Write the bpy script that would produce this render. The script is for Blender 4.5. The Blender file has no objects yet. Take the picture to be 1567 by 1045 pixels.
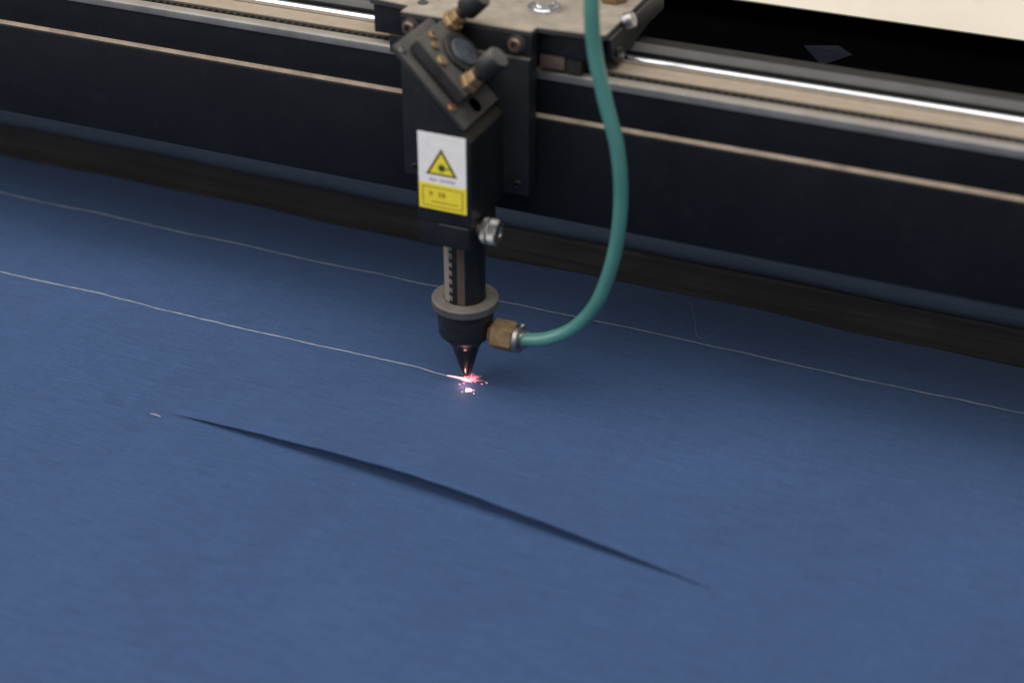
import bpy, bmesh, math, random
from mathutils import Vector, Matrix
random.seed(7)
S = 0.001                                   # everything below is written in millimetres
sc = bpy.context.scene
COL = sc.collection

# ------------------------------------------------------------------ camera
cam_d = bpy.data.cameras.new("camera")
cam = bpy.data.objects.new("camera", cam_d); COL.objects.link(cam)
cam_d.sensor_width = 36.0
cam_d.lens = 2550.0 / 1567.0 * 36.0
cam_d.clip_start = 0.02; cam_d.clip_end = 50
cam.location = (0.36106, -0.77564, 0.55657)
cam.rotation_euler = (math.radians(90 - 31.7), 0, math.radians(23.1))
cam_d.dof.use_dof = True
cam_d.dof.focus_distance = 1.05
cam_d.dof.aperture_fstop = 3.6
cam_d.dof.aperture_blades = 7
sc.camera = cam

# ------------------------------------------------------------------ light: a workshop with a big window and ceiling tubes, plus an added rear fill
w = bpy.data.worlds.new("World"); sc.world = w; w.use_nodes = True
bg = w.node_tree.nodes["Background"]
bg.inputs[0].default_value = (0.92, 0.96, 1.0, 1); bg.inputs[1].default_value = 0.23

def area(name, loc, target, sx, sy, power, color):
    l = bpy.data.lights.new(name, 'AREA'); l.shape = 'RECTANGLE'; l.size = sx; l.size_y = sy
    l.energy = power; l.color = color
    o = bpy.data.objects.new(name, l); COL.objects.link(o)
    o.location = loc
    o.rotation_euler = (Vector(target) - Vector(loc)).to_track_quat('-Z', 'Y').to_euler()
    return o
area("window_light", (-1.9, -1.35, 1.95), (0, 0, 0), 3.2, 2.8, 66, (1.0, 0.975, 0.94))
area("ceiling_light", (-0.15, -0.10, 1.75), (-0.15, -0.05, 0), 2.2, 1.0, 17, (1.0, 0.94, 0.86))
area("front_ceiling_light", (1.0, -1.2, 2.6), (0.2, 0.0, 0), 2.8, 1.2, 34, (1.0, 0.96, 0.92))
area("rear_window_light", (1.5, 3.2, 0.75), (0.15, 0.2, 0), 1.4, 0.6, 14, (0.92, 0.96, 1.0))  # added low fill from behind, brightens the cloth under the beam

sc.view_settings.view_transform = 'Standard'
sc.view_settings.look = 'None'
sc.view_settings.exposure = 0.0
sc.view_settings.gamma = 1.0
sc.render.engine = 'CYCLES'

# ------------------------------------------------------------------ materials
def nodes(name):
    m = bpy.data.materials.new(name); m.use_nodes = True
    nt = m.node_tree
    return m, nt, nt.nodes["Principled BSDF"]

def ramp(nt, src, a, b, ca=(0, 0, 0, 1), cb=(1, 1, 1, 1)):
    r = nt.nodes.new("ShaderNodeValToRGB"); nt.links.new(src, r.inputs[0])
    r.color_ramp.elements[0].position = a; r.color_ramp.elements[0].color = ca
    r.color_ramp.elements[1].position = b; r.color_ramp.elements[1].color = cb
    return r.outputs[0]

def noise(nt, scale, detail=3, rough=0.55, stretch=(1, 1, 1)):
    tc = nt.nodes.new("ShaderNodeTexCoord"); mp = nt.nodes.new("ShaderNodeMapping")
    mp.inputs["Scale"].default_value = stretch
    nt.links.new(tc.outputs["Object"], mp.inputs[0])
    n = nt.nodes.new("ShaderNodeTexNoise"); n.inputs["Scale"].default_value = scale
    n.inputs["Detail"].default_value = detail; n.inputs["Roughness"].default_value = rough
    nt.links.new(mp.outputs[0], n.inputs[0])
    return n.outputs[0]

def mix(nt, fac, a, b, mode='MIX'):
    n = nt.nodes.new("ShaderNodeMix"); n.data_type = 'RGBA'; n.blend_type = mode
    if isinstance(fac, (int, float)): n.inputs[0].default_value = fac
    else: nt.links.new(fac, n.inputs[0])
    for v, i in ((a, 6), (b, 7)):
        if isinstance(v, tuple): n.inputs[i].default_value = v if len(v) == 4 else v + (1,)
        else: nt.links.new(v, n.inputs[i])
    return n.outputs[2]

def math_n(nt, op, a, b):
    n = nt.nodes.new("ShaderNodeMath"); n.operation = op; n.use_clamp = True
    for v, i in ((a, 0), (b, 1)):
        if isinstance(v, (int, float)): n.inputs[i].default_value = v
        else: nt.links.new(v, n.inputs[i])
    return n.outputs[0]

def bump(nt, bs, h, strength, dist):
    b = nt.nodes.new("ShaderNodeBump"); b.inputs["Strength"].default_value = strength
    b.inputs["Distance"].default_value = dist
    nt.links.new(h, b.inputs["Height"]); nt.links.new(b.outputs[0], bs.inputs["Normal"])

DUST = (0.36, 0.30, 0.23)
def worn(name, base, rough=0.5, metal=0.0, dust=0.0, grime=0.3, spec=0.5, scale=60, dustcol=DUST, speck=0.10):
    """painted or bare metal with uneven grime; dust lies on faces that look up"""
    m, nt, bs = nodes(name)
    n1 = noise(nt, scale, 4, 0.6)
    c = mix(nt, ramp(nt, n1, 0.3, 0.7), tuple(x * (1 - grime) for x in base), tuple(min(1, x * (1 + grime * 0.6)) for x in base))
    n2 = noise(nt, scale * 4.5, 3, 0.6)
    c = mix(nt, math_n(nt, 'MULTIPLY', ramp(nt, n2, 0.56, 0.74), speck), c, dustcol)
    if dust > 0:
        g = nt.nodes.new("ShaderNodeNewGeometry"); sx = nt.nodes.new("ShaderNodeSeparateXYZ")
        nt.links.new(g.outputs["Normal"], sx.inputs[0])
        up = ramp(nt, sx.outputs[2], 0.45, 0.9)
        n3 = ramp(nt, noise(nt, scale * 1.4, 4, 0.65), 0.22, 0.62)
        f = math_n(nt, 'MULTIPLY', math_n(nt, 'MULTIPLY', up, dust), math_n(nt, 'ADD', math_n(nt, 'MULTIPLY', n3, 0.55), 0.45))
        c = mix(nt, f, c, dustcol)
        mm = nt.nodes.new("ShaderNodeMath"); mm.operation = 'MULTIPLY'; mm.inputs[1].default_value = metal
        inv = nt.nodes.new("ShaderNodeMath"); inv.operation = 'SUBTRACT'; inv.inputs[0].default_value = 1
        nt.links.new(f, inv.inputs[1]); nt.links.new(inv.outputs[0], mm.inputs[0]); nt.links.new(mm.outputs[0], bs.inputs["Metallic"])
        rr = nt.nodes.new("ShaderNodeMapRange"); rr.inputs[3].default_value = rough; rr.inputs[4].default_value = 0.95
        nt.links.new(f, rr.inputs[0]); nt.links.new(rr.outputs[0], bs.inputs["Roughness"])
    else:
        bs.inputs["Metallic"].default_value = metal
        rr = nt.nodes.new("ShaderNodeMapRange"); rr.inputs[3].default_value = max(0.04, rough - 0.08); rr.inputs[4].default_value = min(1, rough + 0.14)
        nt.links.new(n1, rr.inputs[0]); nt.links.new(rr.outputs[0], bs.inputs["Roughness"])
    bs.inputs["Specular IOR Level"].default_value = spec
    nt.links.new(c, bs.inputs["Base Color"])
    bump(nt, bs, n2, 0.15, 0.0003)
    return m

def fabric_mat(name, base):
    m, nt, bs = nodes(name)
    big = noise(nt, 9, 3, 0.5)
    streak = noise(nt, 520, 4, 0.7, (0.09, 1, 1))          # slubs running with the weft
    warp = noise(nt, 380, 2, 0.6, (1, 0.10, 1))
    fine = noise(nt, 900, 3, 0.7, (0.5, 1, 1))
    c = mix(nt, ramp(nt, big, 0.3, 0.7), tuple(x * 0.93 for x in base), tuple(x * 1.06 for x in base))
    c = mix(nt, ramp(nt, streak, 0.30, 0.72), mix(nt, 1.0, c, (0.80, 0.82, 0.84), 'MULTIPLY'), mix(nt, 1.0, c, (1.18, 1.165, 1.15), 'MULTIPLY'))
    c = mix(nt, ramp(nt, warp, 0.30, 0.72), mix(nt, 1.0, c, (0.95, 0.955, 0.96), 'MULTIPLY'), mix(nt, 1.0, c, (1.04, 1.035, 1.03), 'MULTIPLY'))
    c = mix(nt, ramp(nt, fine, 0.3, 0.7), mix(nt, 1.0, c, (0.86, 0.87, 0.88), 'MULTIPLY'), mix(nt, 1.0, c, (1.13, 1.12, 1.11), 'MULTIPLY'))
    nt.links.new(c, bs.inputs["Base Color"])
    bs.inputs["Roughness"].default_value = 0.72
    bs.inputs["Specular IOR Level"].default_value = 0.25
    bs.inputs["Sheen Weight"].default_value = 0.10
    bs.inputs["Sheen Roughness"].default_value = 0.5
    bs.inputs["Sheen Tint"].default_value = (0.6, 0.75, 1.0, 1)
    bump(nt, bs, math_n(nt, 'ADD', math_n(nt, 'MULTIPLY', streak, 0.6), math_n(nt, 'MULTIPLY', fine, 0.4)), 0.25, 0.0005)
    return m

def plain(name, col, rough=0.5, metal=0.0, spec=0.5):
    m, nt, bs = nodes(name)
    n = noise(nt, 220, 3)
    nt.links.new(mix(nt, n, tuple(x * 0.88 for x in col), tuple(min(1, x * 1.1) for x in col)), bs.inputs["Base Color"])
    bs.inputs["Roughness"].default_value = rough; bs.inputs["Metallic"].default_value = metal
    bs.inputs["Specular IOR Level"].default_value = spec
    return m

def glow(name, col, strength):
    m, nt, bs = nodes(name)
    n = noise(nt, 900, 2)
    bs.inputs["Base Color"].default_value = col + (1,)
    nt.links.new(mix(nt, ramp(nt, n, 0.35, 0.65), tuple(x * 0.7 for x in col), col), bs.inputs["Emission Color"])
    bs.inputs["Emission Strength"].default_value = strength
    return m

M = {}
M['fabric'] = fabric_mat("blue_cotton", (0.0362, 0.0745, 0.173))
M['slate'] = fabric_mat("slate_cloth", (0.050, 0.073, 0.122))
M['beam'] = worn("black_beam_paint", (0.0045, 0.0061, 0.0098), 0.55, 0, 0.0, 0.25, 0.22, 25, speck=0.012)
M['ledge'] = worn("dusty_ledge", (0.05, 0.045, 0.04), 0.8, 0, 0.95, 0.2, 0.2, 60, (0.34, 0.275, 0.22))
M['black'] = worn("black_anodised", (0.013, 0.0145, 0.017), 0.48, 0.0, 0.55, 0.3, 0.38, 90, (0.20, 0.18, 0.155), speck=0.035)
M['blackclean'] = worn("black_anodised_side", (0.010, 0.011, 0.0135), 0.45, 0.0, 0.12, 0.4, 0.35, 90, speck=0.03)
M['dusty'] = worn("dust_covered_plate", (0.05, 0.05, 0.05), 0.6, 0.0, 0.97, 0.3, 0.3, 45, (0.37, 0.32, 0.26), speck=0.05)
M['alu'] = worn("dull_aluminium", (0.30, 0.29, 0.28), 0.42, 0.7, 0.75, 0.25, 0.5, 50, (0.26, 0.22, 0.18))
M['aludark'] = worn("dark_aluminium", (0.075, 0.08, 0.086), 0.5, 0.3, 0.35, 0.25, 0.5, 50, (0.155, 0.142, 0.122))
M['felt'] = worn("tan_dusty_strip", (0.30, 0.25, 0.195), 0.95, 0.0, 0.8, 0.25, 0.1, 110, (0.37, 0.305, 0.235))
M['rod'] = plain("polished_rod", (0.80, 0.81, 0.84), 0.16, 1.0)
M['chrome'] = worn("polished_steel", (0.78, 0.79, 0.82), 0.13, 1.0, 0.0, 0.05, 0.5, 30, speck=0.0)
M['steel'] = worn("worn_steel", (0.40, 0.39, 0.38), 0.36, 1.0, 0.0, 0.3, 0.5, 160, speck=0.15)
M['brass'] = worn("tarnished_brass", (0.37, 0.25, 0.135), 0.46, 0.8, 0.2, 0.4, 0.5, 170, speck=0.2)
M['copper'] = worn("brown_copper", (0.36, 0.19, 0.10), 0.42, 0.8, 0.0, 0.4, 0.5, 170)
M['rustbolt'] = worn("brownish_bolt", (0.27, 0.19, 0.15), 0.4, 0.8, 0.0, 0.4, 0.5, 170)
M['brown'] = worn("brown_plastic", (0.115, 0.080, 0.068), 0.6, 0.0, 0.1, 0.3, 0.4, 120)
M['rubber'] = worn("black_rubber", (0.035, 0.033, 0.031), 0.8, 0.0, 0.5, 0.3, 0.2, 120, (0.13, 0.11, 0.09))
M['knob'] = worn("black_knob", (0.016, 0.017, 0.019), 0.5, 0.0, 0.55, 0.3, 0.4, 120, (0.26, 0.24, 0.21))
M['mount'] = worn("grey_mirror_mount", (0.040, 0.040, 0.041), 0.45, 0.2, 0.85, 0.3, 0.4, 100, (0.15, 0.14, 0.126), speck=0.05)
M['mirror'] = worn("mirror_cap", (0.075, 0.088, 0.105), 0.5, 0.3, 0.0, 0.45, 0.5, 140)
M['ring'] = worn("grey_ring", (0.11, 0.105, 0.10), 0.48, 0.35, 0.7, 0.3, 0.5, 120, (0.185, 0.165, 0.138))
M['nozzle'] = worn("black_nozzle", (0.017, 0.018, 0.020), 0.42, 0.1, 0.2, 0.3, 0.4, 120, speck=0.04)
M['tip'] = worn("burnt_nozzle_tip", (0.014, 0.011, 0.010), 0.20, 0.0, 0.0, 0.4, 0.5, 160, speck=0.03)
M['white'] = plain("sticker_white", (0.93, 0.89, 0.87), 0.45)
M['yellow'] = plain("sticker_yellow", (0.93, 0.76, 0.045), 0.45)
M['yellowdark'] = plain("sticker_ochre", (0.50, 0.36, 0.02), 0.5)
M['ink'] = plain("sticker_ink", (0.06, 0.05, 0.02), 0.6)
M['tribrown'] = plain("sticker_dark_ochre", (0.16, 0.115, 0.012), 0.5)
M['inkgrey'] = plain("sticker_grey_ink", (0.42, 0.40, 0.42), 0.6)
M['inkochre'] = plain("sticker_pale_ink", (0.34, 0.25, 0.02), 0.6)
M['scale'] = plain("scale_beige", (0.24, 0.21, 0.175), 0.5)
M['scalebrown'] = plain("scale_brown", (0.150, 0.095, 0.070), 0.5)
M['cream'] = worn("cream_board", (0.66, 0.60, 0.51), 0.75, 0, 0.0, 0.06, 0.2, 12, (0.50, 0.41, 0.29), speck=0.16)
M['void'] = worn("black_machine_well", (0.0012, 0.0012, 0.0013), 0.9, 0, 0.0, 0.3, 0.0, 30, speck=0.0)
M['rib'] = worn("black_bellows", (0.03, 0.029, 0.027), 0.8, 0, 0.5, 0.3, 0.15, 90, (0.045, 0.042, 0.037))
M['cut'] = plain("singed_edge", (0.46, 0.45, 0.45), 0.9)
M['cutdull'] = plain("singed_edge_grey", (0.36, 0.36, 0.40), 0.9)
M['lint'] = plain("pale_blue_lint", (0.15, 0.18, 0.24), 0.9)  # pale colour of the crease line
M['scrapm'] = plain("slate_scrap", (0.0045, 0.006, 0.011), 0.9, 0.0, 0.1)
M['core'] = glow("spark_core", (1.0, 0.44, 0.45), 2.2)
M['sparkline'] = glow("spark_pink", (1.0, 0.30, 0.36), 1.5)
M['embermat'] = glow("ember_glow", (1.0, 0.55, 0.52), 2.4)

def bed_mat():
    m, nt, bs = nodes("dark_bed")
    s = noise(nt, 160, 4, 0.65, (0.03, 1, 1))
    g = noise(nt, 14, 3, 0.5)
    c = mix(nt, ramp(nt, s, 0.3, 0.75), (0.020, 0.020, 0.024), (0.050, 0.048, 0.052))
    c = mix(nt, ramp(nt, g, 0.45, 0.75), c, mix(nt, 1.0, c, (1.6, 1.5, 1.4), 'MULTIPLY'))
    nt.links.new(c, bs.inputs["Base Color"])
    bs.inputs["Roughness"].default_value = 0.8; bs.inputs["Specular IOR Level"].default_value = 0.15
    bump(nt, bs, s, 0.5, 0.001)
    return m
M['bed'] = bed_mat()

def hose_mat():
    m, nt, bs = nodes("green_hose")
    n = noise(nt, 40, 3)
    nt.links.new(mix(nt, ramp(nt, n, 0.3, 0.7), (0.058, 0.205, 0.180), (0.080, 0.250, 0.222)), bs.inputs["Base Color"])
    bs.inputs["Roughness"].default_value = 0.36
    bs.inputs["Subsurface Weight"].default_value = 0.12
    bs.inputs["Subsurface Radius"].default_value = (0.3, 1.0, 0.8)
    bs.inputs["Subsurface Scale"].default_value = 0.004
    bs.inputs["Coat Weight"].default_value = 0.5; bs.inputs["Coat Roughness"].default_value = 0.3
    return m
M['hose'] = hose_mat()

# ------------------------------------------------------------------ mesh helpers (all in mm)
def add_box(bm, x0, x1, y0, y1, z0, z1, bev=0.0, seg=2, mat=None):
    t = bmesh.new()
    vs = [t.verts.new((x, y, z)) for x in (x0, x1) for y in (y0, y1) for z in (z0, z1)]
    for f in ((0, 1, 3, 2), (4, 6, 7, 5), (0, 4, 5, 1), (2, 3, 7, 6), (0, 2, 6, 4), (1, 5, 7, 3)):
        t.faces.new([vs[i] for i in f])
    finish_into(bm, t, bev, seg, mat)

def finish_into(bm, t, bev, seg, mat):
    bmesh.ops.recalc_face_normals(t, faces=t.faces[:])
    if bev > 0:
        bmesh.ops.bevel(t, geom=[e for e in t.edges if e.calc_face_angle(0) > 0.5], offset=bev, segments=seg, profile=0.6, affect='EDGES')
    if mat is not None: bmesh.ops.transform(t, matrix=mat, verts=t.verts[:])
    me = bpy.data.meshes.new("t"); t.to_mesh(me); t.free()
    bm.from_mesh(me); bpy.data.meshes.remove(me)

def add_prism(bm, pts, a0, a1, axis='Y', bev=0.0, seg=2, mat=None):
    """polygon extruded along an axis; pts are the two other coordinates in XYZ order"""
    t = bmesh.new()
    def mk(p, a):
        if axis == 'Y': return (p[0], a, p[1])
        if axis == 'X': return (a, p[0], p[1])
        return (p[0], p[1], a)
    A = [t.verts.new(mk(p, a0)) for p in pts]; B = [t.verts.new(mk(p, a1)) for p in pts]
    n = len(pts)
    t.faces.new(A); t.faces.new(B[::-1])
    for i in range(n): t.faces.new((A[i], B[i], B[(i + 1) % n], A[(i + 1) % n]))
    finish_into(bm, t, bev, seg, mat)

def add_lathe(bm, prof, mat=None, n=48, a0=0.0, a1=2 * math.pi, phase=0.0):
    """profile (r, z) turned round local Z"""
    full = abs(a1 - a0 - 2 * math.pi) < 1e-6
    t = bmesh.new(); rings = []
    cnt = n if full else n + 1
    for r, z in prof:
        if r <= 1e-6: rings.append([t.verts.new((0, 0, z))])
        else: rings.append([t.verts.new((r * math.cos(phase + a0 + (a1 - a0) * i / n), r * math.sin(phase + a0 + (a1 - a0) * i / n), z)) for i in range(cnt)])
    for A, B in zip(rings, rings[1:]):
        m = max(len(A), len(B))
        for i in range(m if full else m - 1):
            j = (i + 1) % m if full else i + 1
            a, b = (A[i % len(A)], A[j % len(A)]), (B[i % len(B)], B[j % len(B)])
            vs = []
            for v in (a[0], a[1], b[1], b[0]):
                if v not in vs: vs.append(v)
            if len(vs) >= 3:
                try: t.faces.new(vs)
                except ValueError: pass
    if full: finish_into(bm, t, 0, 1, mat)
    else:
        if mat is not None: bmesh.ops.transform(t, matrix=mat, verts=t.verts[:])
        me = bpy.data.meshes.new("t"); t.to_mesh(me); t.free(); bm.from_mesh(me); bpy.data.meshes.remove(me)

def add_tube(bm, pts, rad, n=16, cap=True, close_taper=False):
    pts = [Vector(p) for p in pts]
    N = len(pts); rings = []
    up = Vector((0, 1, 0))
    for i, p in enumerate(pts):
        d = (pts[min(i + 1, N - 1)] - pts[max(i - 1, 0)]).normalized()
        s = d.cross(up)
        if s.length < 1e-4: s = d.cross(Vector((0, 0, 1)))
        s.normalize(); t_ = s.cross(d).normalized()
        r = rad[i] if isinstance(rad, (list, tuple)) else rad
        rings.append([bm.verts.new(p + s * (r * math.cos(2 * math.pi * k / n)) + t_ * (r * math.sin(2 * math.pi * k / n))) for k in range(n)])
    fs = []
    for A, B in zip(rings, rings[1:]):
        for k in range(n): fs.append(bm.faces.new((A[k], A[(k + 1) % n], B[(k + 1) % n], B[k])))
    if cap: fs.append(bm.faces.new(rings[0][::-1])); fs.append(bm.faces.new(rings[-1]))
    bmesh.ops.recalc_face_normals(bm, faces=fs)

def frame(origin, zaxis, xhint=(0, 1, 0)):
    z = Vector(zaxis).normalized(); x = Vector(xhint)
    if abs(z.dot(x.normalized())) > 0.99: x = Vector((1, 0, 0))
    x = (x - z * x.dot(z)).normalized(); y = z.cross(x)
    m = Matrix((x, y, z)).transposed().to_4x4(); m.translation = Vector(origin); return m

def obj(name, bm, mat, parent=None, base=(0, 0, 0), smooth=35, label=None):
    bmesh.ops.translate(bm, verts=bm.verts[:], vec=-Vector(base))
    bmesh.ops.scale(bm, verts=bm.verts[:], vec=(S, S, S))
    me = bpy.data.meshes.new(name); bm.to_mesh(me); bm.free()
    me.materials.append(mat)
    if smooth:
        me.polygons.foreach_set('use_smooth', [True] * len(me.polygons))
        try: me.set_sharp_from_angle(angle=math.radians(smooth))
        except Exception: pass
    o = bpy.data.objects.new(name, me); COL.objects.link(o)
    if parent: o.parent = parent
    else: o.location = Vector(base) * S
    if label: o["label"] = label
    return o

def thing(name, label, cat, base, group=None):
    o = bpy.data.objects.new(name, None); COL.objects.link(o)
    o.location = Vector(base) * S; o.empty_display_size = 0.02
    o["label"] = label; o["category"] = cat
    if group: o["group"] = group
    return o

def tag(o, label, cat, group=None):
    o["label"] = label; o["category"] = cat
    if group: o["group"] = group
    return o

def catmull(P, k=10):
    P = [Vector(p) for p in P]; Q = [2 * P[0] - P[1]] + P + [2 * P[-1] - P[-2]]; out = []
    for i in range(1, len(Q) - 2):
        a, b, c, d = Q[i - 1:i + 3]
        for s in range(k):
            t = s / k
            out.append(0.5 * ((2 * b) + (c - a) * t + (2 * a - 5 * b + 4 * c - d) * t * t + (3 * b - a - 3 * c + d) * t ** 3))
    out.append(P[-1]); return out

# ------------------------------------------------------------------ the surface: machine bed and the well behind it
bm = bmesh.new(); add_box(bm, -1100, 1100, -900, 900, -40, -5)
bed = obj("machine_bed", bm, M['bed'], smooth=0); bed["kind"] = "structure"
# ------------------------------------------------------------------ fabric
SL_X0, SL_X1 = -150.0, 200.0
def slit_y(x):                                             # line of the older cut that has opened up
    pts = [(-700, -92), (-138, -101), (-42, -106), (43, -112), (125, -121), (192, -128), (700, -150)]
    for (xa, ya), (xb, yb) in zip(pts, pts[1:]):
        if x <= xb:
            t = (x - xa) / (xb - xa); return ya + (yb - ya) * t
    return pts[-1][1]
def lens(x):
    if x <= SL_X0 or x >= SL_X1: return 0.0
    t = (x - SL_X0) / (SL_X1 - SL_X0)
    return (4 * t * (1 - t)) ** 1.2 * (1 + 0.05 * math.sin(x * 0.047 + 1) + 0.02 * math.sin(x * 0.13) + 0.015 * math.sin(x * 0.31 + 2))
def wav(x, y):
    return 0.42 * (0.9 * math.sin(x * 0.011 + 0.6 + y * 0.004) + 0.5 * math.sin(x * 0.023 - y * 0.013 + 1.7) + 0.6 * math.sin(y * 0.027 + x * 0.006 + 0.3)
            + 0.25 * math.sin(x * 0.061 + y * 0.03) + 0.2 * math.sin(y * 0.085 - x * 0.02))
def zfab(x, y):
    # the sheet lies flattest round the nozzle, where it meets the focus at z = 0
    base = wav(x, y) * (1 - math.exp(-(x * x + y * y) / (170.0 ** 2)))
    d = y - slit_y(x)
    L = lens(x)
    if d >= 0: base += 10.3 * L * math.exp(-(d / 44.0) ** 1.5)
    else: base += 0.8 * L * math.exp(-(-d / 22.0) ** 1.6)
    return base
XS = [-1000 + i * 40 for i in range(20)] + [-200 + i * 5 for i in range(84)] + [220 + i * 40 for i in range(18)]
def ymax(x): return 151 + 1.6 * math.sin(x * 0.017) + 0.8 * math.sin(x * 0.05 + 1)
bm = bmesh.new()
def grid(rows):
    for A, B in zip(rows, rows[1:]):
        for i in range(len(A) - 1): bm.faces.new((A[i], A[i + 1], B[i + 1], B[i]))
# far sheet, from the lip to the far hem, with its thin edge turned down
rows = []
rows.append([bm.verts.new((x, slit_y(x) - 2.4 * lens(x) + 0.2, zfab(x, slit_y(x)) - 0.5)) for x in XS])
rows.append([bm.verts.new((x, slit_y(x) - 2.6 * lens(x), zfab(x, slit_y(x)) - 0.1)) for x in XS])
for j in range(46):
    t = (j / 45) ** 1.25
    rows.append([bm.verts.new((x, slit_y(x) + (ymax(x) - slit_y(x)) * t, zfab(x, slit_y(x) + (ymax(x) - slit_y(x)) * t))) for x in XS])
rows.append([bm.verts.new((x, ymax(x) + 0.4, zfab(x, ymax(x)) - 1.2)) for x in XS])
grid(rows)
# near sheet, which runs on a little underneath the lifted lip
rows = []
for j in range(30):
    t = (j / 29)
    t = 1 - (1 - t) ** 1.7
    ys = [-860 + (slit_y(x) - 0.01 + 860) * t for x in XS]
    rows.append([bm.verts.new((x, y, zfab(x, y))) for x, y in zip(XS, ys)])
# behind its own small lip the near sheet drops into a fold and comes up again under the lifted edge
for (dy, tz) in ((0.15, -0.4), (0.3, -2.4), (1.0, -3.6), (3.2, -3.4), (4.2, -2.0), (4.6, 1.0), (4.4, 4.0), (3.5, 0.8), (2, 0.93), (-1.6, 0.965)):
    def zz(x):
        a = zfab(x, slit_y(x) - 0.01); b = zfab(x, slit_y(x))
        return a + tz * lens(x) if abs(tz) > 0.97 or tz < 0 else a + (b - 0.6 - a) * tz
    rows.append([bm.verts.new((x, slit_y(x) + dy * lens(x), zz(x))) for x in XS])
grid(rows)
bmesh.ops.recalc_face_normals(bm, faces=bm.faces[:])
fabric = obj("fabric_sheet", bm, M['fabric'], smooth=60)
tag(fabric, "large blue cloth sheet spread flat under the laser nozzle, with cut lines", "fabric")

def cut_line(y0, xa, xb, mat, r, seed, label, yfun=None):
    random.seed(seed); b = bmesh.new(); pts = []; rad = []
    x = xa; dy = 0; dv = 0
    while x < xb:
        dv = dv * 0.55 + random.uniform(-0.22, 0.22); dy = dy * 0.85 + dv
        y = y0 + dy + 0.35 * math.sin(x * 0.031 + seed)
        if abs(x) < 30 and y0 == 0.6: y = y0 * (abs(x) / 30) + dy * (abs(x) / 30)
        pts.append((x, y, zfab(x, y) + r * 0.35)); rad.append(r * random.uniform(0.65, 1.3)); x += random.uniform(2.2, 4.5)
    pts.append((xb, y0 if y0 != 0.6 else 0, zfab(xb, y0) + r * 0.35)); rad.append(r)
    add_tube(b, pts, rad, 6)
    return obj("singed_cut_edge", b, mat, fabric, label=label)
cut_line(0.6, -900, -4, M['cut'], 0.27, 3, "fresh pale cut line ending at the sparks")
cut_line(97.5, -900, 900, M['cutdull'], 0.23, 11, "older thin pale cut line nearer the beam")
random.seed(5)
b = bmesh.new(); add_tube(b, [(-158, -106, zfab(-158, -106) + 0.4), (-154, -106.2, zfab(-154, -106) + 0.7), (-150.5, -106.5, zfab(-150, -106.5) + 0.4)], [0.25, 0.45, 0.25], 6)
tag(obj("lint_fleck", b, M['cutdull']), "tiny pale fleck at the left end of the dark slit", "lint")
def add_crease(pts, r, label):
    b = bmesh.new(); P = catmull([(x, y, zfab(x, y) + 0.05) for x, y in pts], 6)  # thin pale tube stands in for a crease in the cloth
    add_tube(b, P, r, 6); return tag(obj("loose_thread", b, M['lint']), label, "thread")
add_crease([(96, 146), (106, 124), (116, 104), (128, 122), (139, 140)], 0.26, "thin pale V-shaped thread on the shaded cloth right of the hose")

# second cloth behind the gap, its edge rolled down
bm = bmesh.new(); rows = []
XR = [-1000 + i * 25 for i in range(81)]
for k, (y, z) in enumerate([(204.5, -4.4), (204, -2.5), (204.4, 0.2), (206, 2.6), (208.5, 4.6), (212, 6.0), (217, 6.9), (224, 7.2), (236, 7.0), (250, 6.6), (300, 6.5), (420, 6.2), (640, 6.0)]):
    rows.append([bm.verts.new((x, y + 1.2 * math.sin(x * 0.014 + 0.5) + 0.5 * math.sin(x * 0.05), z + 0.5 * math.sin(x * 0.02) * min(1, k / 4))) for x in XR])
for A, B in zip(rows, rows[1:]):
    for i in range(len(A) - 1): bm.faces.new((A[i], A[i + 1], B[i + 1], B[i]))
bmesh.ops.recalc_face_normals(bm, faces=bm.faces[:])
tag(obj("fabric_strip", bm, M['slate'], smooth=80), "narrow slate blue cloth strip with rolled edge under the black beam", "fabric")

# ------------------------------------------------------------------ gantry beam
GB = (0, 60, 104)
gantry = thing("gantry_beam", "long black gantry beam with dusty ledge and steel guide rail along its top", "beam", GB)
X0, X1 = -1000, 1000
bm = bmesh.new(); add_box(bm, X0, X1, 30, 104, 106.3, 167.2, 0.8); obj("lower_panel", bm, M['beam'], gantry, GB)
bm = bmesh.new(); add_box(bm, X0, X1, 34.6, 100, 167.4, 190.2, 0.3); obj("upper_panel", bm, M['beam'], gantry, GB)
bm = bmesh.new(); add_prism(bm, [(31.0, 167.3), (34.5, 167.3), (34.5, 169.3), (33.4, 169.2), (31.2, 168.1)], X0, X1, 'X'); obj("dusty_ledge", bm, M['ledge'], gantry, GB, label="thin beige dusty line along the beam")
bm = bmesh.new(); add_prism(bm, [(33.6, 190.3), (48, 190.3), (48, 191.0), (38.4, 191.0), (38.4, 196.4), (34.4, 195.6), (33.6, 194.4)], X0, X1, 'X', 0.25, 1); obj("front_lip", bm, M['alu'], gantry, GB)
bm = bmesh.new(); add_prism(bm, [(45.0, 191.2), (61.4, 191.2), (61.4, 196.2), (46.0, 196.2), (45.0, 195.2)], X0, X1, 'X', 0.2, 1); obj("dusty_strip", bm, M['felt'], gantry, GB, label="tan dust covered flat strip between belt and rail")
rod = frame((X0, 62.6, 198.0), (1, 0, 0))
bm = bmesh.new(); add_lathe(bm, [(0, 0), (2.3, 0), (2.3, X1 - X0), (0, X1 - X0)], rod, 40); obj("guide_rail", bm, M['rod'], gantry, GB, label="bright polished steel guide rail")
bm = bmesh.new(); add_box(bm, X0, X1, 62, 70.9, 190.3, 195.6, 0.2); add_box(bm, X0, X1, 69.8, 71, 195.7, 200.4, 0.2); obj("rail_seat", bm, M['blackclean'], gantry, GB)  # seat plus thin black strip standing in for the shadowed gap behind the rail
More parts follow.
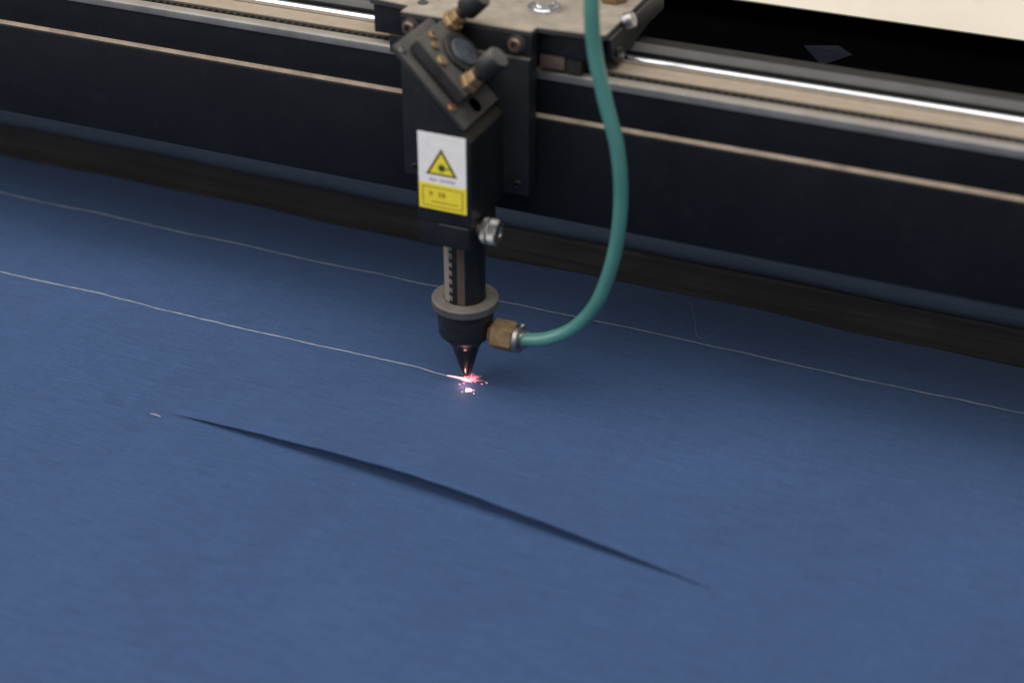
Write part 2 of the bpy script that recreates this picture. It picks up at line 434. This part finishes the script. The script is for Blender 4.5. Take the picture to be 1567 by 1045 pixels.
bm = bmesh.new(); add_prism(bm, [(71.1, 190.3), (81.5, 190.3), (81.5, 201.2), (78.5, 201.5), (76, 200.0), (71.1, 199.8)], X0, X1, 'X', 0.4, 2); obj("rear_bar", bm, M['aludark'], gantry, GB)
for k in range(4):
    bm = bmesh.new(); add_prism(bm, [(83 + k * 6.2, 186), (88 + k * 6.2, 186), (88 + k * 6.2, 198.6 - k * 1.6), (85.5 + k * 6.2, 200.6 - k * 1.6), (83 + k * 6.2, 198.6 - k * 1.6)], X0, X1, 'X'); obj("rear_rib", bm, M['rib'], gantry, GB)

bm = bmesh.new(); add_box(bm, X0, X1, 104.2, 170, 156, 160, 0.3); obj("rear_shelf", bm, M['void'], gantry, GB)  # added slab; blocks overhead light so the slot lights only the cloth strip

# toothed drive belt lying on edge in the slot
bm = bmesh.new(); add_box(bm, X0, X1, 41.2, 43.6, 191.2, 197.4, 0.15, 1)
xx = -470
while xx < 470:
    add_prism(bm, [(xx, 41.7), (xx + 0.5, 40.1), (xx + 2.2, 40.1), (xx + 2.7, 41.7)], 191.3, 196.6, 'Z'); xx += 5.0
tag(obj("drive_belt", bm, M['rubber'], smooth=0), "black toothed belt standing in the slot behind the beam's front lip", "belt")

# ------------------------------------------------------------------ cream board behind
bm = bmesh.new()
T = Matrix.Translation((0, 262, 167.2)) @ Matrix.Rotation(math.radians(22), 4, 'X')
add_box(bm, -1000, 1000, 0, 420, -1.6, 0, 0.5, 2, T)
tag(obj("cover_board", bm, M['cream']), "cream coloured board behind the beam at top right", "board")
bm = bmesh.new()
pts = [(134, 240, 150.8), (153, 212, 150.6), (167, 236, 150.9), (155, 249, 150.6)]
# slate patch on the well floor stands in for a faint bluish reflection
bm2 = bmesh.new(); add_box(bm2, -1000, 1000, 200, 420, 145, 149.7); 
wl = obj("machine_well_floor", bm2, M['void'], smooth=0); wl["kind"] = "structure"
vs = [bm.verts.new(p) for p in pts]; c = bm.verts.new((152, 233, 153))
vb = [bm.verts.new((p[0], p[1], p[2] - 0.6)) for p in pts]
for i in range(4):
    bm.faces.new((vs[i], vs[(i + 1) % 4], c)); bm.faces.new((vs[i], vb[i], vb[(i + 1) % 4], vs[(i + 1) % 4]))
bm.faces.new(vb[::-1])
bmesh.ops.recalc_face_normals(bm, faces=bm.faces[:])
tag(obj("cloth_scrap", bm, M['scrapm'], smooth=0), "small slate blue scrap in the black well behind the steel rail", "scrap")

# ------------------------------------------------------------------ laser head and carriage: one thing
HB = (0, 0, 4)
head = thing("laser_head", "black laser cutting head with yellow warning label on its dusty carriage", "laser head", HB)
def part(name, bm, mat, parent=None, label=None, smooth=35): return obj(name, bm, M[mat], parent or head, HB, smooth, label)
def bolt(pos, axis, r, h, mat, parent, name="bolt", hexr=0.5, sock=True):
    b = bmesh.new(); m = frame(pos, axis)
    add_lathe(b, [(r * 0.98, 0), (r, h * 0.15), (r, h * 0.8), (r * 0.86, h), (r * hexr, h)] + ([(r * hexr, h * 0.35), (0, h * 0.35)] if sock else [(0, h * 1.12)]), m, 24)
    return part(name, b, mat, parent)

# nozzle
bm = bmesh.new(); add_lathe(bm, [(12.6, 60.2), (12.6, 60.4), (19.0, 60.4), (20, 59.6), (20, 55.4), (19.2, 54.4), (12.6, 54.4)], None, 64)
bmn = bmesh.new(); add_lathe(bmn, [(0, 54.2), (16.9, 54.2), (17.2, 53.0), (16.8, 45.2), (16.4, 45.0), (16.3, 37.2), (15.6, 35.2), (10.4, 30.2), (0, 30.2)], None, 64)
nozzle = part("nozzle_collar", bmn, 'nozzle')
part("flange_ring", bm, 'ring', nozzle)
bm = bmesh.new(); add_lathe(bm, [(0, 30.0), (9.9, 30.0), (10.0, 29.0), (9.3, 27.9), (8.75, 27.0), (8.55, 26.0), (2.8, 6.2), (2.4, 5.0), (1.2, 4.6), (0, 4.9)], None, 48)
part("nozzle_tip", bm, 'tip', label="pointed burnt metal nozzle tip")
# lens tube with its scale
bm = bmesh.new(); add_lathe(bm, [(0, 60.3), (12.3, 60.3), (12.3, 110), (0, 110)], None, 56)
tube = part("lens_tube", bm, 'blackclean')
A = math.radians(-90 + 23 - 0)
def strip(a0, a1, r, mat, name, z0=60.8, z1=105.8):
    b = bmesh.new(); add_lathe(b, [(r, z0), (r, z1)], None, 8, math.radians(a0), math.radians(a1)); return part(name, b, mat, tube, smooth=80)
# angle -67 degrees faces the camera; the printed scale sits left of it
strip(-141, -113, 12.42, 'scale', "scale_strip")
strip(-86, -66, 12.42, 'scalebrown', "scale_strip")
for i in range(30):
    z = 61.4 + i * 1.5
    b = bmesh.new(); a1 = -70 if i % 5 else -66.5
    add_lathe(b, [(12.5, z), (12.5, z + 0.55)], None, 5, math.radians(-86), math.radians(a1)); part("tick", b, 'ink', tube, smooth=0)
random.seed(21)
b = bmesh.new()
for i in range(8):
    z = 62.5 + i * 5.6
    for (a0, a1, z0, z1) in ((-113, -109.5, 0, 3.2), (-106, -102.5, 0, 3.2), (-113, -102.5, 2.5, 3.2), (-112, -103, 1.2, 1.9)):
        if random.random() < 0.8: add_lathe(b, [(12.46, z + z0), (12.46, z + z1)], None, 3, math.radians(a0), math.radians(a1))
part("scale_marks", b, 'scale', tube, smooth=0)

# clamp and body block
bm = bmesh.new(); add_box(bm, -15.2, 16, -27.2, 10, 106.6, 121.2, 0.9)
clamp = part("tube_clamp", bm, 'blackclean')
bm = bmesh.new(); add_box(bm, -3, 15.4, -27.6, -26.8, 120.2, 121.0, 0.2, 1); part("clamp_slot_edge", bm, 'aludark', clamp)
m = frame((16.2, -15, 115.6), (1, 0, 0))
bm = bmesh.new(); add_lathe(bm, [(0, 0), (4.4, 0), (4.4, 3), (0, 3)], m, 24); knob = part("thumb_screw", bm, 'steel', label="knurled steel thumb screw on the clamp")
bm = bmesh.new()
n = 72; prof = []
add_lathe(bm, [(0, 2.8), (6.6, 2.8), (7.6, 3.6), (7.6, 6.2), (6.7, 6.6), (6.7, 7.2), (7.6, 7.6), (7.6, 11.6), (6.6, 12.6), (3.4, 12.6), (3.0, 12.0), (0, 12.0)], m, n)
for v in bm.verts:
    q = m.inverted() @ v.co; r = math.hypot(q.x, q.y)
    if r > 7:
        k = round(math.atan2(q.y, q.x) / (2 * math.pi / n))
        if k % 2: q.x *= 0.93; q.y *= 0.93; v.co = m @ q
part("knurled_head", bm, 'steel', knob, smooth=20)

bm = bmesh.new(); add_prism(bm, [(-16, 121.6), (17.6, 121.6), (17.6, 173.4), (-16, 207.0)], -28, 18.4, 'Y', 0.9)
body = part("body_block", bm, 'blackclean')
# mounting plate and flange behind the block
bm = bmesh.new(); add_box(bm, -46, 33.2, 17, 28.6, 124.4, 207.6, 1.0); mp = part("mounting_plate", bm, 'black')
for (x, z) in ((-38, 130), (26.5, 131), (-38, 200)): bolt((x, 17, z), (0, -1, 0), 2.6, 1.4, 'blackclean', mp, "screw")
bm = bmesh.new(); add_box(bm, -46, 33.4, 20, 40, 208, 219.6, 0.6); fl = part("carriage_flange", bm, 'blackclean')
for x in (-40.0, 24.5):
    b = bmesh.new(); add_lathe(b, [(0, 0), (5.2, 0), (5.2, 0.9), (0, 0.9)], frame((x, 20, 215), (0, -1, 0)), 28); part("washer", b, 'aludark', fl)
    bolt((x, 19.1, 215), (0, -1, 0), 3.9, 3.4, 'rustbolt', fl)
# carriage top
bm = bmesh.new(); add_prism(bm, [(-46.2, 19.6), (33.6, 19.6), (33.6, 27), (70, 29), (73, 31), (73, 128), (-72, 128), (-72, 32), (-46.2, 30)], 219.8, 223.4, 'Z', 0.5, 1)
top = part("carriage_top", bm, 'dusty', label="dusty beige carriage top plate")
bm = bmesh.new(); add_box(bm, 33.8, 70, 30.5, 60, 206.6, 219.6, 0.8); part("slider_block", bm, 'blackclean')
bm = bmesh.new(); add_box(bm, -70.5, -46.6, 33.5, 62, 202.5, 219.6, 0.8); part("slider_block", bm, 'blackclean')
bm = bmesh.new(); add_box(bm, -60, -48, 31.5, 40, 192.5, 203, 0.5); part("belt_clip", bm, 'blackclean')
bm = bmesh.new(); add_box(bm, 33.9, 48.5, 30.8, 37, 198.6, 206.4, 0.5); part("belt_clip", bm, 'brown')
bm = bmesh.new(); add_box(bm, 49, 58, 32, 40, 196.8, 206.3, 0.5); part("belt_clip", bm, 'rubber')
bm = bmesh.new(); add_prism(bm, [(38, 208), (50, 199), (60, 202), (100, 206), (126, 206), (126, 219.6), (34, 219.6)], 70.3, 74.2, 'X', 0.7)
ck = part("side_cheek", bm, 'black')
bolt((74, 58, 222), (0.9, 0, 0.35), 4.6, 5.0, 'steel', ck, "hex_bolt", 0.5, False)
bolt((74.2, 44, 209), (1, 0, 0), 3.0, 2.0, 'blackclean', ck, "screw")
b = bmesh.new(); mm = Matrix.Translation((26.5, 55, 223.4))
add_lathe(b, [(0, 0), (9.6, 0), (9.8, 0.6), (9.6, 1.5), (7.6, 1.7), (7.4, 3.0), (6.4, 3.2), (0, 3.2)], mm, 40); cap = part("oil_cup", b, 'chrome', top)
b = bmesh.new(); add_lathe(b, [(0, 3.2), (5.6, 3.2), (5.6, 12), (6.2, 12.4), (6.2, 15), (4, 16.5), (0, 16.6)], mm, 40); part("cup_stem", b, 'chrome', top)
for (x, y) in ((-40, 36), (-20, 60), (58, 48)):
    bolt((x, y, 223.4), (0, 0, 1), 3.0, 1.2, 'black', top, "screw")

# mirror mount on the 45 degree face
k2 = math.sqrt(0.5)
MM = Matrix(((k2, 0, k2, -8.5), (0, 1, 0, 0), (-k2, 0, k2, 200.2), (0, 0, 0, 1)))       # local u, y, n
def mp_pt(u, y, h): return MM @ Vector((u, y, h))
def mp_dir(u, y, h): return MM.to_3x3() @ Vector((u, y, h))
bm = bmesh.new(); add_box(bm, -29.4, 29.6, -28, 18.6, 0.3, 3.4, 0.5, 2, MM); mount = part("mirror_mount", bm, 'mount')
bm = bmesh.new(); add_box(bm, -23.5, 16.5, -21.5, 16.6, 5.6, 13.2, 0.8, 2, MM); part("adjuster_plate", bm, 'mount', mount)
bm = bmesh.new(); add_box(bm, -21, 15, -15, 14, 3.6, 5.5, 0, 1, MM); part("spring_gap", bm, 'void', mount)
mf = frame(mp_pt(-2.5, 2.5, 13.2), mp_dir(0, 0, 1))
bm = bmesh.new(); add_lathe(bm, [(9.0, 0.1), (13.2, 0.1), (13.2, 1.6), (12.6, 2.2), (9.6, 2.2), (9.0, 1.6)], mf, 48); part("mirror_ring", bm, 'blackclean', mount)
bm = bmesh.new(); add_lathe(bm, [(0, 0.1), (8.8, 0.1), (8.8, 2.8), (8.2, 3.4), (0, 3.4)], mf, 40); part("mirror_cap", bm, 'mirror', mount)
bolt(mp_pt(9.5, 12, 13.2), mp_dir(0, 0, 1), 2.0, 1.5, 'chrome', mount, "screw", 0.5, False)
bolt(mp_pt(-20, -8, 13.2), mp_dir(0, 0, 1), 2.6, 1.6, 'brass', mount, "brass_screw")
bolt(mp_pt(-15, -13, 13.2), mp_dir(0, 0, 1), 2.6, 1.8, 'brass', mount, "brass_screw", 0.5, False)
bolt(mp_pt(-6.5, -17.5, 13.2), mp_dir(0, 0, 1), 3.2, 1.8, 'brass', mount, "brass_screw", 0.5, False)
bolt(mp_pt(-24.5, -24.5, 3.4), mp_dir(0, 0, 1), 2.5, 1.2, 'steel', mount, "screw", 0.5)
bolt(mp_pt(16, -24.8, 3.4), mp_dir(0, 0, 1), 2.6, 1.5, 'copper', mount, "screw", 0.5, False)
bm = bmesh.new(); add_lathe(bm, [(0, 0), (4.4, 0), (4.4, 0.25), (0, 0.25)], frame(mp_pt(23.2, -5, 3.42), mp_dir(0, 0, 1)), 28); part("threaded_hole", bm, 'void', mount)
for (u, y) in ((12.0, -12.5), (-19.0, 14.5)):
    f_ = frame(mp_pt(u, y, 13.2), mp_dir(0, 0, 1))
    bm = bmesh.new(); add_lathe(bm, [(0, 0), (6.0, 0), (6.5, 0.6), (6.5, 3.2), (6.0, 3.8), (4.6, 4.2), (4.6, 5.0), (5.4, 5.4), (5.4, 8.4), (4.6, 9.0), (0, 9.0)], f_, 6 if u > 0 else 8)
    part("brass_nut", bm, 'brass', mount, smooth=20)
    bm = bmesh.new(); add_lathe(bm, [(0, 8), (3.2, 8), (3.2, 12.5), (6.0, 13.0), (6.6, 14.0), (6.6, 25.6), (5.8, 26.8), (0, 27.2)], f_, 30)
    part("adjuster_knob", bm, 'knob', mount)

# warning label on the front of the block
LY = -28
bm = bmesh.new(); add_box(bm, -14.0, 15.0, LY - 0.35, LY - 0.02, 130.2, 176.4, 0.12, 1); lab = part("warning_label", bm, 'white', label="white and yellow laser warning label with triangle symbol")
def flat(pts, dy, mat, name):
    b = bmesh.new(); add_prism(b, pts, LY - 0.36 - dy - 0.06, LY - 0.36 - dy, 'Y'); return part(name, b, mat, lab, smooth=0)
flat([(-14.0, 130.2), (15.0, 130.2), (15.0, 146.0), (-14.0, 146.0)], 0.02, 'yellow', "yellow_panel")
for r_ in ((-11.8, 12.8, 143.6, 144.1), (-11.8, 12.8, 132.0, 132.5), (-11.8, -11.3, 132.5, 143.6), (12.3, 12.8, 132.5, 143.6)):
    flat([(r_[0], r_[2]), (r_[1], r_[2]), (r_[1], r_[3]), (r_[0], r_[3])], 0.12, 'inkochre', "panel_border")
def tri(s, cx=0.2, cz=156.2): return [(cx - 9.6 * s, cz - 4.6 * s), (cx + 9.6 * s, cz - 4.6 * s), (cx, cz + 11.9 * s)]
flat(tri(1.0), 0.02, 'tribrown', "triangle_border")
flat(tri(0.74), 0.12, 'yellow', "triangle_field")
b = bmesh.new(); cx_, cz_ = 0.4, 156.4; pts = []
for i in range(24):
    r = 2.9 if i % 2 == 0 else 1.5
    pts.append((cx_ + r * math.cos(i * math.pi / 12), cz_ + r * math.sin(i * math.pi / 12)))
flat(pts, 0.22, 'ink', "laser_burst")
flat([(cx_, 156.1), (7.2, 156.1), (7.2, 156.7), (cx_, 156.7)], 0.22, 'ink', "laser_beam")
def scribble(x0, x1, zb, h, cw, mat, name, seed, gaps=()):
    random.seed(seed); b = bmesh.new(); x = x0; i = 0
    while x + cw <= x1:
        if i not in gaps:
            for _ in range(4):
                if random.random() < 0.5:
                    a = x + random.uniform(0, cw * 0.7); add_box(b, a, a + cw * 0.16, LY - 0.55, LY - 0.49, zb, zb + h)
                else:
                    a = zb + random.uniform(0, h * 0.85); add_box(b, x, x + cw * 0.86, LY - 0.56, LY - 0.5, a, a + h * 0.14)
        x += cw; i += 1
    part(name, b, mat, lab, smooth=0)
scribble(-7.5, 8.5, 147.9, 1.7, 1.6, 'inkgrey', "text_line", 1, (3,))
scribble(-7.6, 8.6, 138.2, 3.0, 2.7, 'inkochre', "text_line", 2, (1, 4))
scribble(-6.5, 10.0, 134.6, 0.9, 0.9, 'inkochre', "text_line", 3)

# ------------------------------------------------------------------ air hose with its brass coupling
HP = [(36, 0, 39.2), (40.5, -1.5, 40.3), (55, -2, 45.2), (70.8, -2, 56.7), (84.3, -2, 77.4), (93.1, -2, 109), (95.8, -2, 142), (92.8, -2, 173), (84.4, -2, 202), (78.2, -2, 227), (75.6, -2, 255), (76, 2, 282), (77, 22, 305), (74, 52, 300), (66, 72, 272), (60, 80, 245), (58, 82, 238)]
hose = thing("air_hose", "green translucent air hose looping down to the nozzle's brass coupling", "hose", (17, 0, 39))
bm = bmesh.new(); P = catmull(HP, 12); add_tube(bm, P, 4.15, 24); obj("tube", bm, M['hose'], hose, (17, 0, 39), 80)
m = frame((16.0, 0, 39), (1, 0, 0), (0, 0.3, 1))
bm = bmesh.new(); add_lathe(bm, [(0, 0), (5.5, 0), (5.5, 2.0), (8.6, 2.2), (9.6, 3.2), (9.6, 15.6), (8.6, 16.8), (0, 16.8)], m, 6)
hx = obj("brass_coupling", bm, M['brass'], hose, (17, 0, 39), 20)
bm = bmesh.new(); add_lathe(bm, [(0, 16.8), (7.0, 16.8), (9.0, 17.4), (9.0, 19.8), (8.2, 20.6), (5.2, 20.8), (5.2, 23.6), (4.8, 24.2), (0, 24.2)], m, 36); obj("collar", bm, M['steel'], hx, (17, 0, 39))
m = Matrix.Translation((58, 82, 223.5))
bm = bmesh.new(); add_lathe(bm, [(0, 0), (7.5, 0), (8.2, 0.8), (8.2, 8), (7.4, 9), (5.4, 9.4), (5.4, 14), (0, 14)], m, 6); obj("brass_elbow", bm, M['brass'], hose, (17, 0, 39), 20)

# ------------------------------------------------------------------ sparks where the beam cuts
random.seed(4)
SB = (0, 0, 0.5)
sp = thing("spark_burst", "pinkish white burst of sparks on the cloth under the nozzle tip", "sparks", SB)
bm = bmesh.new()
add_tube(bm, catmull([(-13, 0.2, 0.7), (-8, 0, 1.1), (-3, -0.6, 1.5), (0.5, -0.8, 1.3), (2.4, -1.0, 0.9)], 5), [0.18 + 0.62 * math.sin(math.pi * min(1, (i / 20) ** 1.6)) for i in range(21)], 8)
obj("hot_core", bm, M['core'], sp, SB, 80)
bm = bmesh.new()
for i in range(60):
    a = random.gauss(0.45, 0.75); L = random.uniform(2, 9.5) * (1.1 - 0.4 * abs(a - 0.45)); e = random.uniform(0.05, 0.9)
    d = Vector((math.cos(a) * math.cos(e), 0.5 * math.sin(a) * math.cos(e), math.sin(e) * 0.8))
    s0 = Vector((random.uniform(-3, 3), random.uniform(-1.5, 0.8), 0.8))
    add_tube(bm, [s0, s0 + d * L * 0.5 + Vector((0, 0, 0.5)), s0 + d * L], [0.13, 0.10, 0.02], 5)
for i in range(9):
    s0 = Vector((random.uniform(-9, 12), random.uniform(-9, 3), 0.9)); add_tube(bm, [s0, s0 + Vector((0.7, -0.1, 0.1)), s0 + Vector((1.5, -0.3, 0))], [0.15, 0.25, 0.08], 5)
f_ = obj("spark_streaks", bm, M['sparkline'], sp, SB, 80); f_["kind"] = "stuff"
bm = bmesh.new()
bmesh.ops.create_icosphere(bm, subdivisions=3, radius=1.45, matrix=Matrix.Translation((6.0, -10.4, 1.2)) @ Matrix.Diagonal((1.1, 1, 0.7, 1)))
for v in bm.verts:
    d = v.co - Vector((6.0, -10.4, 1.2)); a = math.atan2(d.y, d.x)
    v.co = Vector((6.0, -10.4, 1.2)) + d * (1 + 0.28 * math.sin(2 * a + 0.6) + 0.2 * math.sin(5 * a) + random.uniform(-.06, .06))
for i in range(7):
    q = Vector((6.0 + random.uniform(-4, 6), -10.4 + random.uniform(-4, 3), 0.5)); add_tube(bm, [q, q + Vector((0.5, 0.05, 0.1)), q + Vector((1.0, 0, 0))], [0.1, 0.24, 0.06], 5)
tag(obj("ember", bm, M['embermat'], None, (6, -10.4, 0), 80), "small white hot ember on the cloth just in front of the sparks", "ember")
l = bpy.data.lights.new("spark_light", 'POINT'); l.energy = 0.0028; l.color = (1.0, 0.45, 0.38); l.shadow_soft_size = 0.0012
lo = bpy.data.objects.new("spark_light", l); COL.objects.link(lo); lo.location = (0.001, -0.0065, 0.004)
